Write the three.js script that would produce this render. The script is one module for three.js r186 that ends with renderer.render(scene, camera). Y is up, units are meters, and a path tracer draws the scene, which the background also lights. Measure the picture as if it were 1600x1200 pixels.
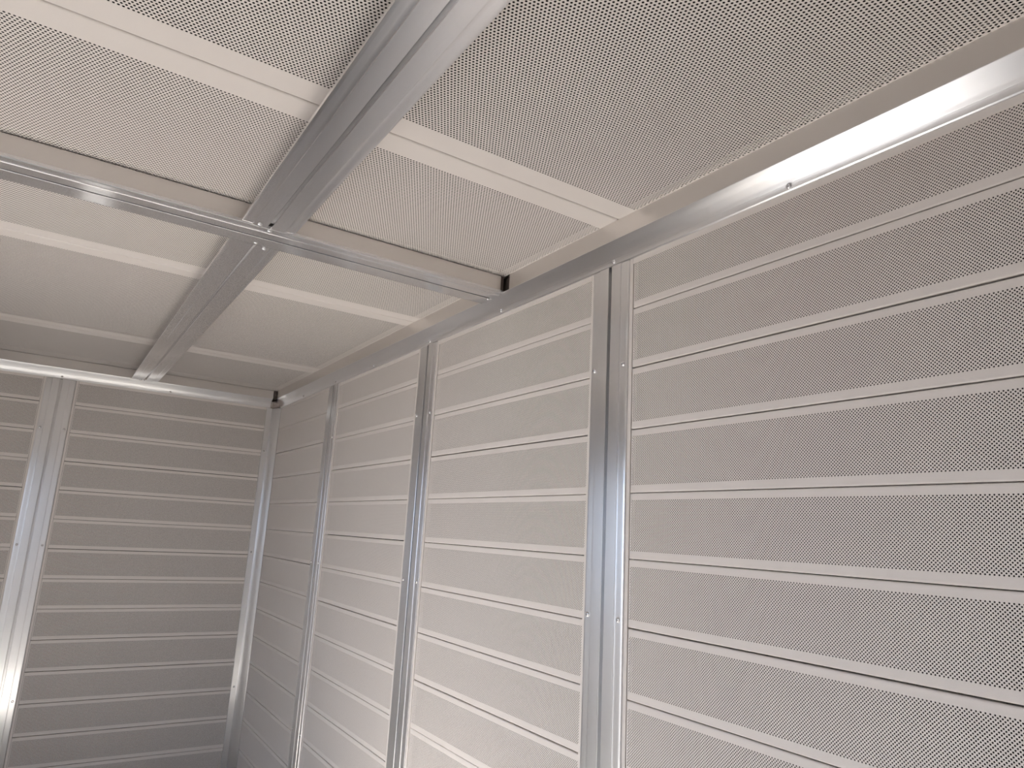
import * as THREE from 'three';
import { mergeGeometries, toCreasedNormals } from 'three/addons/utils/BufferGeometryUtils.js';

// ---------------------------------------------------------------- camera, sky, sun, exposure
const scene = new THREE.Scene();
const renderer = new THREE.WebGLRenderer();
renderer.toneMapping = THREE.LinearToneMapping;
renderer.toneMappingExposure = 2.1;
renderer.shadowMap.enabled = true;

const camera = new THREE.PerspectiveCamera(2 * Math.atan(600 / 1094.51) * 180 / Math.PI, 4 / 3, 0.05, 100);
{
  const yaw = 33.0067 * Math.PI / 180, pitch = 12.2369 * Math.PI / 180, roll = 3.0899 * Math.PI / 180;
  const f = new THREE.Vector3(Math.sin(yaw) * Math.cos(pitch), Math.sin(pitch), -Math.cos(yaw) * Math.cos(pitch));
  const r = f.clone().cross(new THREE.Vector3(0, 1, 0)).normalize(), u = r.clone().cross(f);
  const r2 = r.clone().multiplyScalar(Math.cos(roll)).addScaledVector(u, Math.sin(roll));
  const u2 = u.clone().multiplyScalar(Math.cos(roll)).addScaledVector(r, -Math.sin(roll));
  camera.position.set(-1.518, 1.85, 5.868);
  camera.quaternion.setFromRotationMatrix(new THREE.Matrix4().makeBasis(r2, u2, f.clone().negate()));
  scene.add(camera);
}
scene.background = new THREE.Color().setRGB(0.72, 0.86, 1.08);
scene.backgroundIntensity = 2.2;
const SUN_DIR = new THREE.Vector3(1.25, -1, -0.1).normalize();
const sun = new THREE.DirectionalLight(new THREE.Color().setRGB(1, 0.935, 0.86), 16);
sun.position.set(-2.5, 0, 4).addScaledVector(SUN_DIR, -14);
sun.target.position.set(-2.5, 0, 4);
sun.castShadow = true;
sun.shadow.mapSize.set(2048, 2048);
Object.assign(sun.shadow.camera, { left: -8, right: 8, top: 8, bottom: -8, near: 1, far: 40 });
scene.add(sun, sun.target);

// ---------------------------------------------------------------- sizes (metres), read off the photograph
const WALL_TOP = 2.8, PITCH = 0.2, N_PLANKS = 14;      // planks hang down from WALL_TOP
const ROOM_W = 3.067, ROOM_D = 7.0;                   // right wall x = 0, back wall z = 0
const CEIL = 2.917, FLANGE = 2.838;                    // perforated ceiling; underside of the beams
const POSTS = [1.3604, 2.7505, 4.132, 5.516, 6.9];     // grooved posts of the long walls
const POST_X = -1.5335;                                // grooved post of the back wall
const BEAM_X = -1.015, CROSS_Z = 3.41;
const HALF = 0.09, GAP = 0.107;                        // half a flange; from post centre to the plank ends

let seed = 7;
const rnd = () => (seed = (seed * 16807) % 2147483647) / 2147483647;

// ---------------------------------------------------------------- materials
function noiseTexture(w, h, fn, srgb) {
  const d = new Uint8Array(w * h * 4);
  for (let y = 0; y < h; y++) for (let x = 0; x < w; x++) {
    const c = fn(x, y), i = (y * w + x) * 4;
    d[i] = d[i + 1] = d[i + 2] = Math.max(0, Math.min(255, c)); d[i + 3] = 255;
  }
  const t = new THREE.DataTexture(d, w, h);
  t.wrapS = t.wrapT = THREE.RepeatWrapping; t.magFilter = THREE.LinearFilter; t.minFilter = THREE.LinearFilter;
  if (srgb) t.colorSpace = THREE.SRGBColorSpace;
  t.needsUpdate = true;
  return t;
}
function valueNoise(w, h, cells) {
  const g = Array.from({ length: cells * cells }, rnd);
  return (x, y) => {
    const fx = x / w * cells, fy = y / h * cells, ix = Math.floor(fx), iy = Math.floor(fy), tx = fx - ix, ty = fy - iy;
    const s = (t) => t * t * (3 - 2 * t), a = (i, j) => g[((iy + j) % cells) * cells + (ix + i) % cells];
    return (a(0, 0) * (1 - s(tx)) + a(1, 0) * s(tx)) * (1 - s(ty)) + (a(0, 1) * (1 - s(tx)) + a(1, 1) * s(tx)) * s(ty);
  };
}
// drawing lines of the extrusions: roughness that varies across the profile only (u across, v along)
const streak = Array.from({ length: 512 }, () => rnd());
const streakTex = noiseTexture(512, 4, (x) => 222 + 33 * (0.4 * streak[x] + 0.6 * streak[(x >> 3) * 8 % 512]));
const n1 = valueNoise(512, 512, 6), n2 = valueNoise(512, 512, 31), n3 = valueNoise(512, 512, 128);
const concreteTex = noiseTexture(512, 512, (x, y) => 150 + 42 * n1(x, y) + 30 * n2(x, y) + 30 * n3(x, y), true);

const M = {
  paint: new THREE.MeshStandardMaterial({ name: 'cream_paint', color: new THREE.Color().setRGB(0.74, 0.69, 0.66), roughness: 0.5 }),
  alu: new THREE.MeshPhysicalMaterial({ name: 'drawn_aluminium', color: new THREE.Color().setRGB(0.9, 0.9, 0.91), metalness: 1, roughness: 0.32, roughnessMap: streakTex, anisotropy: 0.9 }),
  rail: new THREE.MeshPhysicalMaterial({ name: 'rail_aluminium', color: new THREE.Color().setRGB(0.9, 0.9, 0.915), metalness: 1, roughness: 0.35, roughnessMap: streakTex, anisotropy: 0.88 }),
  bright: new THREE.MeshPhysicalMaterial({ name: 'bright_aluminium', color: new THREE.Color().setRGB(0.9, 0.9, 0.91), metalness: 1, roughness: 0.22, roughnessMap: streakTex, anisotropy: 0.85 }),
  sheet: new THREE.MeshStandardMaterial({ name: 'satin_aluminium_sheet', color: new THREE.Color().setRGB(0.84, 0.81, 0.785), metalness: 1, roughness: 0.36 }),
  zinc: new THREE.MeshStandardMaterial({ name: 'zinc_screw', color: new THREE.Color().setRGB(0.8, 0.8, 0.82), metalness: 1, roughness: 0.14 }),
  dark: new THREE.MeshStandardMaterial({ name: 'dark_gasket', color: new THREE.Color().setRGB(0.1, 0.078, 0.07), roughness: 0.7 }),
  bracket: new THREE.MeshStandardMaterial({ name: 'brown_bracket', color: new THREE.Color().setRGB(0.3, 0.25, 0.23), roughness: 0.45 }),
  wool: new THREE.MeshStandardMaterial({ name: 'black_fleece', color: new THREE.Color().setRGB(0.012, 0.009, 0.008), roughness: 1 }),
  skin: new THREE.MeshStandardMaterial({ name: 'outer_skin', color: new THREE.Color().setRGB(0.5, 0.48, 0.46), roughness: 0.6 }),
  asphalt: new THREE.MeshStandardMaterial({ name: 'asphalt', color: new THREE.Color().setRGB(0.24, 0.235, 0.23), roughness: 0.9, map: concreteTex }),
  concrete: new THREE.MeshStandardMaterial({ name: 'concrete', color: new THREE.Color().setRGB(1, 0.98, 0.94), roughness: 0.85, map: concreteTex }),
};

// ---------------------------------------------------------------- helpers
const taken = {};
function numbered(name) {
  const n = taken[name] = (taken[name] ?? -1) + 1;
  return n ? name + '_' + String(n).padStart(3, '0') : name;
}
function part(name, geometry, material, parent, label) {
  const m = new THREE.Mesh(geometry, material);
  m.name = name; m.castShadow = m.receiveShadow = true;
  if (label) m.userData.label = label;
  parent.add(m);
  return m;
}
function thing(name, label, category, group) {
  const o = new THREE.Group();
  o.name = numbered(name); o.userData = { label, category };
  if (group) o.userData.group = group;
  scene.add(o);
  return o;
}
function structure(name) {
  const o = new THREE.Group();
  o.name = name; o.userData = { kind: 'structure' };
  scene.add(o);
  return o;
}
function box(x0, x1, y0, y1, z0, z1) {
  return new THREE.BoxGeometry(x1 - x0, y1 - y0, z1 - z0).translate((x0 + x1) / 2, (y0 + y1) / 2, (z0 + z1) / 2);
}
// axes: local X across, Y along, Z out into the room
const AXES = {
  right: new THREE.Matrix4().makeBasis(new THREE.Vector3(0, 0, 1), new THREE.Vector3(0, 1, 0), new THREE.Vector3(-1, 0, 0)),
  back: new THREE.Matrix4(),
  left: new THREE.Matrix4().makeBasis(new THREE.Vector3(0, 0, -1), new THREE.Vector3(0, 1, 0), new THREE.Vector3(1, 0, 0)),
  front: new THREE.Matrix4().makeBasis(new THREE.Vector3(-1, 0, 0), new THREE.Vector3(0, 1, 0), new THREE.Vector3(0, 0, -1)),
  ceiling: new THREE.Matrix4().makeBasis(new THREE.Vector3(1, 0, 0), new THREE.Vector3(0, 0, 1), new THREE.Vector3(0, -1, 0)),
  cross: new THREE.Matrix4().makeBasis(new THREE.Vector3(0, 0, -1), new THREE.Vector3(1, 0, 0), new THREE.Vector3(0, -1, 0)),
};
function put(o, axes, x, y, z) {
  o.quaternion.setFromRotationMatrix(AXES[axes]); o.position.set(x, y, z);
  return o;
}
// a profile in (across, out) drawn along +Y; the texture runs across the profile
function drawn(points, length, crease = 0.45) {
  const s = new THREE.Shape(points.map((p) => new THREE.Vector2(p[0], p[1])));
  let g = new THREE.ExtrudeGeometry(s, { depth: length, bevelEnabled: false, curveSegments: 1 });
  g.rotateX(Math.PI / 2).translate(0, length, 0);
  g = toCreasedNormals(g, crease);
  const p = g.attributes.position, uv = g.attributes.uv;
  for (let i = 0; i < p.count; i++) uv.setXY(i, (p.getX(i) + p.getZ(i)) / 0.2, p.getY(i));
  return g;
}
// points along an arc, from angle a to b about (cx, cy)
const arc = (cx, cy, r, a, b, n = 4) => Array.from({ length: n + 1 }, (_, i) => {
  const t = (a + (b - a) * i / n) * Math.PI / 180;
  return [cx + r * Math.cos(t), cy + r * Math.sin(t)];
});

// ---------------------------------------------------------------- perforated sheet: cells round real holes with bores
function perforatedPatch(cols, rows, px, py, r, depth, seg = 8) {
  const pos = [], nor = [];
  const tri = (a, b, c, n) => { pos.push(...a, ...b, ...c); for (let i = 0; i < 3; i++) nor.push(...(Array.isArray(n[0]) ? n[i] : n)); };
  for (let j = 0; j < rows; j++) for (let i = 0; i < cols; i++) {
    const x0 = i * px + (j % 2) * px / 2, y0 = j * py, cx = x0 + px / 2, cy = y0 + py / 2;
    const ring = [], corner = [[x0 + px, y0 + py, 0], [x0, y0 + py, 0], [x0, y0, 0], [x0 + px, y0, 0]];
    for (let k = 0; k < seg; k++) { const t = 2 * Math.PI * k / seg; ring.push([cx + r * Math.cos(t), cy + r * Math.sin(t), 0]); }
    const q = seg / 4, Z = [0, 0, 1];
    for (let c = 0; c < 4; c++) {
      for (let k = 0; k < q; k++) tri(corner[c], ring[(c * q + k + 1) % seg], ring[c * q + k], Z);
      tri(corner[c], corner[(c + 1) % 4], ring[((c + 1) * q) % seg], Z);
    }
    for (let k = 0; k < seg; k++) {
      const a = ring[k], b = ring[(k + 1) % seg], a2 = [a[0], a[1], -depth], b2 = [b[0], b[1], -depth];
      const na = [(cx - a[0]) / r, (cy - a[1]) / r, 0], nb = [(cx - b[0]) / r, (cy - b[1]) / r, 0];
      tri(a, b2, a2, [na, nb, na]); tri(a, b, b2, [na, nb, nb]);
    }
  }
  const g = new THREE.BufferGeometry();
  g.setAttribute('position', new THREE.Float32BufferAttribute(pos, 3));
  g.setAttribute('normal', new THREE.Float32BufferAttribute(nor, 3));
  g.setAttribute('uv', new THREE.Float32BufferAttribute(new Float32Array(pos.length / 3 * 2), 2));
  return g;
}
function flatRects(rects) {
  return mergeGeometries(rects.map(([x0, x1, y0, y1]) => new THREE.PlaneGeometry(x1 - x0, y1 - y0).translate((x0 + x1) / 2, (y0 + y1) / 2, 0)));
}
function perforatedFace(patch, matrices, parent) {
  const m = new THREE.InstancedMesh(patch, M.paint, matrices.length);
  matrices.forEach((x, i) => m.setMatrixAt(i, x));
  m.name = 'perforated_face'; m.userData = { kind: 'stuff', label: 'fine rows of small round holes over dark fleece' };
  m.castShadow = m.receiveShadow = true;
  parent.add(m);
  return m;
}

// ---------------------------------------------------------------- wall planks
const BAND_LOW = 0.0245, BAND_TOP = 0.022, ROWS = 38, PCOLS = 12;
const plankKinds = {};
function plankKind(w) {
  const key = w.toFixed(3);
  if (plankKinds[key]) return plankKinds[key];
  const n = Math.round((w / 0.0081 - 1.1) / PCOLS), px = w / (n * PCOLS + 1.1), py = (PITCH - BAND_LOW - BAND_TOP) / ROWS;
  const x0 = px * 0.3, x1 = w - px * 0.3;
  const patch = perforatedPatch(PCOLS, ROWS, px, py, 0.00184, 0.0009);
  const at = Array.from({ length: n }, (_, i) => new THREE.Matrix4().makeTranslation(x0 + i * PCOLS * px, BAND_LOW, 0));
  // bands with rolled edges, the strips at both ends, half cells where the rows are staggered
  const e = 0.0013, R = 0.0035;
  const profile = (pts) => {                       // a sheet through pts, swept along X
    const pos = [], nor = [];
    for (let i = 0; i + 1 < pts.length; i++) {
      const [a, b] = [pts[i], pts[i + 1]], P = (p, x) => [x, p[0], p[1]];
      pos.push(...P(a, 0), ...P(b, 0), ...P(b, w), ...P(a, 0), ...P(b, w), ...P(a, w));
    }
    const g = new THREE.BufferGeometry();
    g.setAttribute('position', new THREE.Float32BufferAttribute(pos, 3));
    g.setAttribute('uv', new THREE.Float32BufferAttribute(new Float32Array(pos.length / 3 * 2), 2));
    g.computeVertexNormals();
    return g;
  };
  const low = profile([[BAND_LOW, 0], ...arc(e + R, -R, R, 90, 180, 4), [e, -0.022]]);
  const top = profile([[PITCH - e, -0.022], ...arc(PITCH - e - R, -R, R, 0, 90, 4), [PITCH - BAND_TOP, 0]]);
  const ends = [[0, x0, BAND_LOW, PITCH - BAND_TOP], [x1, w, BAND_LOW, PITCH - BAND_TOP]];
  for (let j = 0; j < ROWS; j++) {
    const y = BAND_LOW + j * py;
    ends.push(j % 2 ? [x0, x0 + px / 2, y, y + py] : [x1 - px / 2, x1, y, y + py]);
  }
  const body = mergeGeometries([low, top, flatRects(ends)].map((g) => g.index ? g.toNonIndexed() : g));
  return plankKinds[key] = { body, patch, at };
}
function addPlanks(parent, w, baseY, jitter = 0.0005) {
  const kind = plankKind(w);
  for (let k = 0; k < N_PLANKS; k++) {
    const p = part('plank', kind.body, M.paint, parent);
    p.position.set(0, WALL_TOP - (k + 1) * PITCH - baseY + (rnd() - 0.5) * 0.0018, (rnd() - 0.5) * 2 * jitter);
    perforatedFace(kind.patch, kind.at, p);
  }
}
// trims: a flat strip along each end and one under the top rail
function wallPanel(axes, x, z, w, label, parentOrNull, trims = [1, 1]) {
  const o = parentOrNull ?? thing('perforated_panel', label, 'panel', 'perforated wall panels');
  const g = new THREE.Group();
  const root = parentOrNull ? (g.name = 'perforated_panel', o.add(g), g) : o;
  put(root, axes, x, 0, z);
  addPlanks(root, w, 0);
  const T = GAP - HALF - 0.0008;
  if (trims[0]) part('side_trim', box(-T, -0.0012, 0, WALL_TOP, -0.02, 0.0035), M.paint, root);
  if (trims[1]) part('side_trim', box(w + 0.0012, w + T, 0, WALL_TOP, -0.02, 0.0035), M.paint, root);
  part('top_trim', box(0, w, 2.757, WALL_TOP, 0.0006, 0.0035), M.paint, root);
  part('fleece_backing', box(trims[0] ? -T : 0, trims[1] ? w + T : w, 0, WALL_TOP, -0.034, -0.0225), M.wool, root, 'dark fleece seen through the holes and joints');
  return o;
}

// ---------------------------------------------------------------- setting: floor, walls, ceiling
part('slab', box(-ROOM_W - 0.16, 0.16, -0.12, 0, -0.16, ROOM_D + 0.16), M.concrete, structure('floor'));
const yard = structure('ground');
part('paving', box(-24, 18, -0.3, -0.13, -18, 24), M.asphalt, yard);
const wallRight = structure('wall_right'), wallBack = structure('wall_back'), wallLeft = structure('wall_left'), ceiling = structure('ceiling');
part('outer_skin', box(0.036, 0.12, 0, 3.05, -0.12, ROOM_D), M.skin, wallRight);
part('outer_skin', box(-ROOM_W - 0.036, 0.036, 0, 3.05, -0.12, -0.036), M.skin, wallBack);
const wallFront = structure('wall_front');
part('outer_skin', box(-ROOM_W - 0.036, 0.036, 0, 3.05, ROOM_D + 0.036, ROOM_D + 0.12), M.skin, wallFront);
// two bays of the left wall stand open, both outside the picture
const DOORS = [[2.86, 4.02], [6.1, 6.45]], DOOR_H = 2.35;
{
  let z = -0.12;
  for (const [z0, z1] of [...DOORS, [ROOM_D, ROOM_D]]) {
    part('outer_skin', box(-ROOM_W - 0.12, -ROOM_W - 0.036, 0, 3.05, z, z0), M.skin, wallLeft);
    if (z1 > z0) part('outer_skin', box(-ROOM_W - 0.12, -ROOM_W - 0.036, DOOR_H, 3.05, z0, z1), M.skin, wallLeft);
    z = z1;
  }
}
part('roof_slab', box(-ROOM_W - 0.12, 0.12, 2.985, 3.1, -0.12, ROOM_D + 0.12), M.skin, ceiling);

// ---------------------------------------------------------------- wall panels
const W = 1.168;
const rightBays = [[0.0845, 'planked perforated panel on the right wall between the room corner and the farthest post'],
  [POSTS[0] + GAP, 'planked perforated panel on the right wall between the farthest and the second post'],
  [POSTS[1] + GAP, 'planked perforated panel on the right wall just left of the wide near post'],
  [POSTS[2] + GAP, 'largest planked perforated panel, right of the wide near post, holes clearly visible']];
rightBays.forEach(([z, label], i) => wallPanel('right', 0, z, W, label, null, [i > 0, true]));
const WB = 1.3415;
wallPanel('back', -0.0834 - WB, 0, WB, 'planked perforated panel of the far wall beside the room corner', null, [true, false]);
wallPanel('back', -0.0834 - WB - 2 * GAP - WB, 0, WB, 'planked perforated panel at the far left edge, left of the far wall post');
// walls outside the picture, seen only in the metal
wallPanel('right', 0, POSTS[3] + GAP, W, '', wallFront);
for (const z of [0.0845, POSTS[0] + GAP, POSTS[2] + GAP]) wallPanel('left', -ROOM_W, z + W, W, '', wallLeft);

for (const x of [-0.0834, -0.0834 - WB - 2 * GAP]) wallPanel('front', x, ROOM_D, WB, '', wallFront);

// ---------------------------------------------------------------- ceiling panels
const ceilKinds = {};
function ceilingPanel(x0, x1, z0, z1, bandLow, bandHigh, label, parent) {
  const w = x1 - x0, d = z1 - z0, key = [w, d, bandLow, bandHigh].map((v) => v.toFixed(3)).join();
  if (!ceilKinds[key]) {
    const C = 12, RW = 10, px = w / (Math.round(w / 0.0094 / C) * C + 1), nx = Math.round((w / px - 1) / C);
    const clear = d - bandLow - bandHigh, ny = Math.round(clear / 0.0087 / RW), py = clear / (ny * RW);
    const patch = perforatedPatch(C, RW, px, py, 0.00305, 0.0004);
    const at = [], gx = px * 0.25;
    for (let j = 0; j < ny; j++) for (let i = 0; i < nx; i++) at.push(new THREE.Matrix4().makeTranslation(gx + i * C * px, bandLow + j * RW * py, 0));
    const near = [[0, gx, bandLow, d - bandHigh]], far = [[w - gx, w, bandLow, d - bandHigh]];
    for (let j = 0; j < ny * RW; j++) (j % 2 ? near : far).push(j % 2 ? [gx, gx + px / 2, bandLow + j * py, bandLow + (j + 1) * py] : [w - gx - px / 2, w - gx, bandLow + j * py, bandLow + (j + 1) * py]);
    const lips = [];
    const lip = (y0, y1, s) => {       // a flat band that rolls back at the seam; s = -1: seam at y0
      const e = 0.0017, R = 0.006, seam = s < 0 ? y0 + e : y1 - e;
      const pts = [[s < 0 ? y1 : y0, 0], ...arc(seam - s * R, -R, R, 90, s < 0 ? 180 : 0, 5), [seam, -0.03]];
      const pos = [];
      for (let i = 0; i + 1 < pts.length; i++) { const a = pts[i], b = pts[i + 1]; pos.push(0, a[0], a[1], 0, b[0], b[1], w, b[0], b[1], 0, a[0], a[1], w, b[0], b[1], w, a[0], a[1]); }
      const g = new THREE.BufferGeometry();
      g.setAttribute('position', new THREE.Float32BufferAttribute(pos, 3));
      g.computeVertexNormals();
      return g;
    };
    if (bandLow > 0.01) lips.push(lip(0, bandLow, -1));
    if (bandHigh > 0.01) lips.push(lip(d - bandHigh, d, 1));
    ceilKinds[key] = { patch, at, edges: [flatRects(near), flatRects(far)], lips };
  }
  const k = ceilKinds[key];
  const o = parent ? new THREE.Group() : thing('overhead_panel', label, 'panel', 'perforated ceiling panels');
  if (parent) { o.name = 'overhead_panel'; parent.add(o); }
  put(o, 'ceiling', x0, CEIL, z0);
  for (const l of k.lips) part('seam_lip', l, M.paint, o, 'smooth unperforated band along the seam');
  for (const e of k.edges) part('edge_strip', e, M.paint, o);
  perforatedFace(k.patch, k.at, o);
  part('fleece_backing', box(0, w, 0, d, -0.052, -0.032), M.wool, o, 'dark fleece seen through the holes');
}
const SEAMS = [1.05, 2.62, 4.2, 5.78], LIP = 0.088;
const CR = [BEAM_X + 0.05, -0.042], CM = [-2.052 + 0.05, BEAM_X - 0.05], CL = [-ROOM_W + 0.042, -2.052 - 0.05];
const cells = (x, side, parent) => {
  const z = [[0.03, SEAMS[0], 0, LIP, 'at the far wall'], [SEAMS[0], SEAMS[1], LIP, LIP, 'second from the far wall'], [SEAMS[1], CROSS_Z - 0.05, LIP, 0, 'just beyond the cross beam'],
    [CROSS_Z + 0.05, SEAMS[2], 0, LIP, 'just before the cross beam'], [SEAMS[2], SEAMS[3], LIP, LIP, 'nearest overhead, with the coarsest looking holes'], [SEAMS[3], ROOM_D - 0.03, LIP, 0, '']];
  for (const [z0, z1, a, b, where] of z) ceilingPanel(x[0], x[1], z0, z1, a, b, `perforated ceiling panel ${side} the long beam, ${where}`, parent || !where ? (parent ?? ceiling) : null);
};
cells(CR, 'right of'); cells(CM, 'left of'); cells(CL, '', ceiling);

// ---------------------------------------------------------------- aluminium frame
// flange: two slightly crowned halves with a groove between them, a fine step 54 mm from the centre, round outer edges
function flangeProfile(depth, w) {
  const t = 0.012, L = t - 0.003;
  const half = (s) => {
    const p = [];
    p.push([s * w, t - depth], [s * w, t - 0.0015], [s * (w + 0.0015), t]);
    for (let i = 1; i <= 6; i++) p.push([s * (w + 0.0015 + (0.0528 - w - 0.0015) * i / 6), t + 0.00025 * Math.sin(Math.PI * i / 6)]);
    p.push([s * 0.0538, t - 0.0008], [s * 0.0542, L + 0.0002], [s * 0.055, L], [s * 0.066, L + 0.0004], [s * 0.08, L]);
    p.push(...arc(0, 0, 0.0025, 80, 0, 3).map(([a, b]) => [s * (0.0875 + a), L - 0.0026 + b]));
    p.push([s * 0.09, -0.002], [s * 0.045, -0.002], [s * 0.045, t - depth - 0.0004]);
    return p;
  };
  return [...half(-1).reverse(), ...half(1)];
}
const POST_PROFILE = flangeProfile(0.028, 0.0075), BEAM_PROFILE = flangeProfile(0.0165, 0.0055);
const screwGeo = (() => {
  const head = new THREE.LatheGeometry([[0.0034, 0.0012], [0.0034, 0.0046], [0.0044, 0.0049], [0.0064, 0.0042], [0.0078, 0.0026], [0.0084, 0.0006], [0.0084, -0.002]].map(([x, y]) => new THREE.Vector2(x, y)), 16);
  const socket = new THREE.CircleGeometry(0.0036, 6).rotateX(-Math.PI / 2).translate(0, 0.0012, 0);
  return mergeGeometries([head, socket]).rotateX(Math.PI / 2);
})();
function screw(parent, x, y, z, tiltY = 0) {
  const s = part('screw', screwGeo, M.zinc, parent, 'small domed screw head');
  s.position.set(x, y, z); if (tiltY) s.rotation.x = tiltY;
  return s;
}
const SCREW_Y = [2.418, 1.62, 0.625];
const postGeo = drawn(POST_PROFILE, 2.774);
function post(axes, x, z, label, parent) {
  const o = parent ? new THREE.Group() : thing('frame_post', label, 'post', 'grooved aluminium posts');
  if (parent) { o.name = 'frame_post'; parent.add(o); }
  put(o, axes, x, 0, z);
  part('flange', postGeo, M.alu, o);
  for (const y of SCREW_Y) for (const s of [-1, 1]) screw(o, s * 0.072, y, 0.0092);
  return o;
}
post('right', 0, POSTS[0], 'narrow looking grooved aluminium post on the right wall, farthest from the camera');
post('right', 0, POSTS[1], 'grooved aluminium post in the middle of the right wall');
post('right', 0, POSTS[2], 'wide near aluminium post on the right wall with a dark central groove');
post('back', POST_X, 0, 'leaning looking aluminium post on the far wall at the left');
post('right', 0, POSTS[3], '', wallFront); post('right', 0, POSTS[4], '', wallFront);
for (const z of POSTS) post('left', -ROOM_W, z, '', wallLeft);

// corner post: a flat foot on the far wall, then a rounded face turning to the right wall
{
  const bulge = (a, b, h, n = 8) => Array.from({ length: n + 1 }, (_, i) => {
    const t = i / n, nx = -(b[1] - a[1]), ny = b[0] - a[0], l = Math.hypot(nx, ny), k = h * 4 * t * (1 - t) / l;
    return [a[0] + (b[0] - a[0]) * t + nx * k, a[1] + (b[1] - a[1]) * t + ny * k];
  });
  const face = bulge([-0.052, 0.0105], [-0.0045, 0.084], 0.007);
  const profile = [[-0.096, 0.0008], [-0.096, 0.004], [-0.0935, 0.007], [-0.056, 0.0075], [-0.0545, 0.0055], [-0.0535, 0.0055], ...face, [-0.0012, 0.0843], [-0.0012, 0.0008]];
  const geo = drawn(profile, 2.774, 0.6);
  const corner = (name, x, z, turn, parent) => {
    const o = parent ? new THREE.Group() : thing('corner_post', 'pale rounded aluminium corner post where the far and right walls meet', 'post');
    if (parent) { o.name = 'corner_post'; parent.add(o); }
    o.position.set(x, 0, z); o.rotation.y = turn;
    part('shaft', geo, M.alu, o);
    for (const y of SCREW_Y) screw(o, -0.075, y, 0.0065);
    return o;
  };
  corner('', 0, 0, 0);
  corner('', -ROOM_W, 0, Math.PI / 2, wallLeft);

  // top rails: foot with screws on the wall, rounded sloping face, upright satin strip up to the ceiling
  const rface = bulge([-0.0105, 2.7985], [-0.0455, 2.8435], -0.0018, 8);
  const rail = [[0.03, 2.805], [-0.0042, 2.805], [-0.0042, 2.776], [-0.008, 2.776], [-0.0105, 2.779], [-0.0105, 2.7965], [-0.0098, 2.7975], ...rface, [-0.0465, 2.8465], [-0.045, 2.849], [-0.03, 2.849], [0.03, 2.849]];
  const railGeo = (len) => {
    let g = new THREE.ExtrudeGeometry(new THREE.Shape(rail.map((p) => new THREE.Vector2(p[0], p[1] - 2.776))), { depth: len, bevelEnabled: false });
    g = toCreasedNormals(g, 0.6);
    const p = g.attributes.position, uv = g.attributes.uv;
    for (let i = 0; i < p.count; i++) uv.setXY(i, (p.getX(i) + p.getY(i)) / 0.2, p.getZ(i));
    return g;
  };
  const railThing = (label, x, z, turn, len, screws, cuts, gap = 0, parent = null, dark = null) => {
    const o = parent ? new THREE.Group() : thing('top_rail', label, 'rail');
    if (parent) { o.name = 'top_rail'; parent.add(o); }
    o.position.set(x, 2.776, z); o.rotation.y = turn;
    part('rail_body', railGeo(len), M.rail, o);
    for (const [a, b] of cuts) part('upright_strip', box(-0.043, -0.0405, 0.0735, CEIL - 2.776 - gap, a, b), M.sheet, o, 'upright satin strip between rail and ceiling');
    if (dark) part('gap_gasket', box(-0.03, -0.024, 0.0735, CEIL - 2.776, dark[0], dark[1]), M.dark, o, 'dark gap where the cross beam meets the rail');
    for (const s of screws) { const m = screw(o, -0.0105, 0.014, s); m.rotation.y = -Math.PI / 2; }
    return o;
  };
  railThing('long aluminium top rail along the right wall with a bright highlight at its near end', 0, 0.05, 0, ROOM_D - 0.05, [0.705, 1.395, 2.04, 2.765, 3.43, 4.15, 4.835].map((v) => v - 0.05), [[0.03, CROSS_Z - 0.14], [CROSS_Z + 0.075, ROOM_D - 0.08]], 0, null, [CROSS_Z - 0.15, CROSS_Z + 0.085]);
  railThing('short aluminium top rail along the far wall above its planks', -ROOM_W + 0.05, 0, Math.PI / 2, ROOM_W - 0.119, [ROOM_W - 0.827, ROOM_W + POST_X, ROOM_W - 2.24].map((v) => v - 0.05), [[0.01, ROOM_W - 0.115]], 0.0035);
  railThing('', -ROOM_W, ROOM_D, Math.PI, ROOM_D, [], [[0.03, ROOM_D - 0.03]], 0, wallLeft);
  railThing('', 0, ROOM_D, -Math.PI / 2, ROOM_W, [], [[0.06, ROOM_W - 0.06]], 0, wallFront);
}
// brown bracket that closes the joint of the two rails above the corner post
{
  const o = thing('corner_bracket', 'small dark brown bracket at the ceiling corner where both rails meet', 'bracket');
  o.position.set(-0.025, 2.776, 0.025);
  part('lower_block', box(-0.043, 0.0205, 0.0005, 0.046, -0.0205, 0.0245), M.bracket, o);
  part('upper_gasket', box(-0.034, -0.012, 0.074, CEIL - 2.776, -0.02, 0.012), M.dark, o);
}

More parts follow.
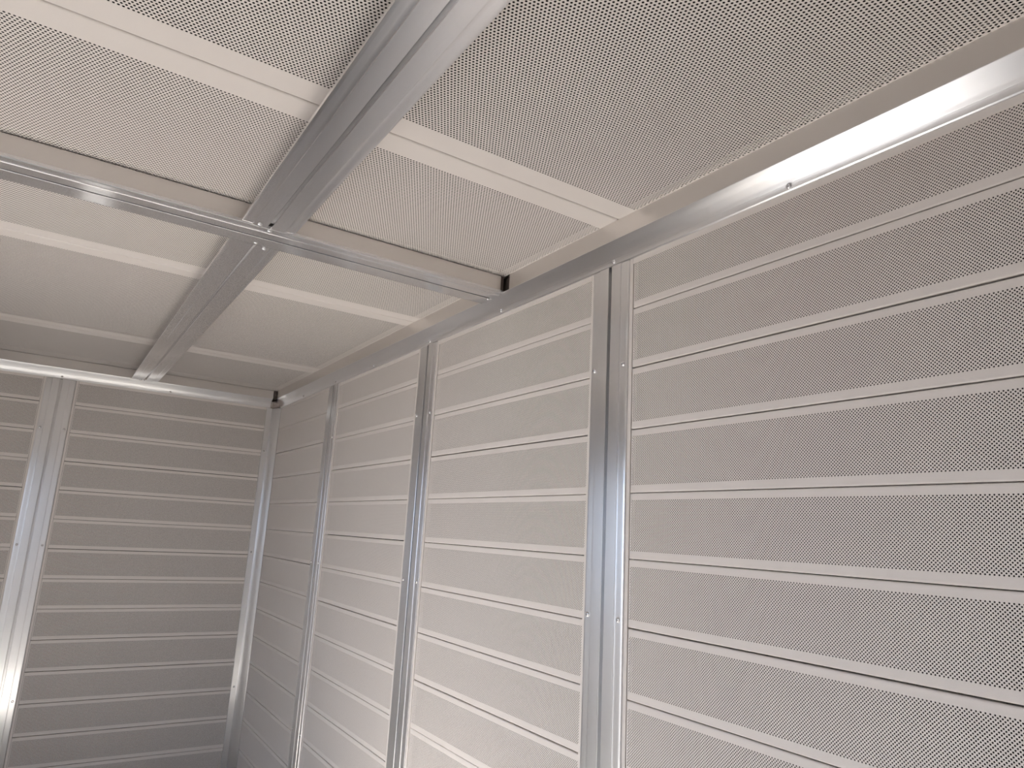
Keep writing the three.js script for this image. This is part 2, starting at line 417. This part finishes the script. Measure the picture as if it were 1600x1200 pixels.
// long beams, cut by the cross beam; the flange hangs under a narrower web
function beam(axes, x, y, z, length, cheeks, label, parent) {
  const o = parent ? new THREE.Group() : thing(axes === 'cross' ? 'cross_beam' : 'ceiling_beam', label, 'beam');
  if (parent) { o.name = 'ceiling_beam'; parent.add(o); }
  put(o, axes, x, y + 0.012, z);
  part('flange', drawn(BEAM_PROFILE, length), M.bright, o);
  part('web', box(-0.045, 0.045, 0, length, -0.12, -0.0055), M.sheet, o);
  for (const [a, b] of cheeks) for (const s of [-1, 1])
    part('side_strip', box(s > 0 ? 0.0855 : -0.088, s > 0 ? 0.088 : -0.0855, a, b, -(CEIL - y - 0.012 - 0.004), -0.001), M.sheet, o, 'upright satin strip between flange and ceiling');
  return o;
}
const b1 = beam('ceiling', BEAM_X, FLANGE + 0.004, CROSS_Z + HALF - 0.004, ROOM_D - CROSS_Z - HALF - 0.04, [], 'wide grooved ceiling beam running from the cross beam towards the camera');
const b2 = beam('ceiling', BEAM_X, FLANGE + 0.004, 0.044, CROSS_Z - HALF + 0.004 - 0.044, [], 'grooved ceiling beam running from the cross beam to the far wall');
beam('ceiling', -2.052, FLANGE + 0.004, CROSS_Z + HALF - 0.004, ROOM_D - CROSS_Z - HALF - 0.04, [], '', ceiling);
beam('ceiling', -2.052, FLANGE + 0.004, 0.044, CROSS_Z - HALF + 0.004 - 0.044, [], '', ceiling);
const cb = beam('cross', -ROOM_W + 0.045, FLANGE, CROSS_Z, ROOM_W - 0.09, [[0.02, 0.92], [1.055, 1.955], [2.095, ROOM_W - 0.107]], 'shiny aluminium cross beam under the ceiling from left edge to right wall rail');
for (const s of [-1, 1]) part('end_gasket', box(s > 0 ? 0.05 : -0.08, s > 0 ? 0.08 : -0.05, ROOM_W - 0.107, ROOM_W - 0.088, -0.066, -0.002), M.dark, cb, 'dark gap filler at the end of the strip');
// screws at the crossing and at the ends of the beams (local x across, y along)
const along = (x) => x + ROOM_W - 0.045;
screw(cb, -0.072, along(-1.007), 0.0092); screw(cb, 0.066, along(-1.02), 0.0092);
screw(b1, -0.033, 0.018, 0.0118); screw(b2, 0.036, CROSS_Z - HALF - 0.066, 0.0118);
screw(cb, 0.012, ROOM_W - 0.104, 0.0115);
screw(b2, -0.03, 0.012, 0.0118); screw(b2, -0.006, 0.008, 0.0118);

renderer.render(scene, camera);
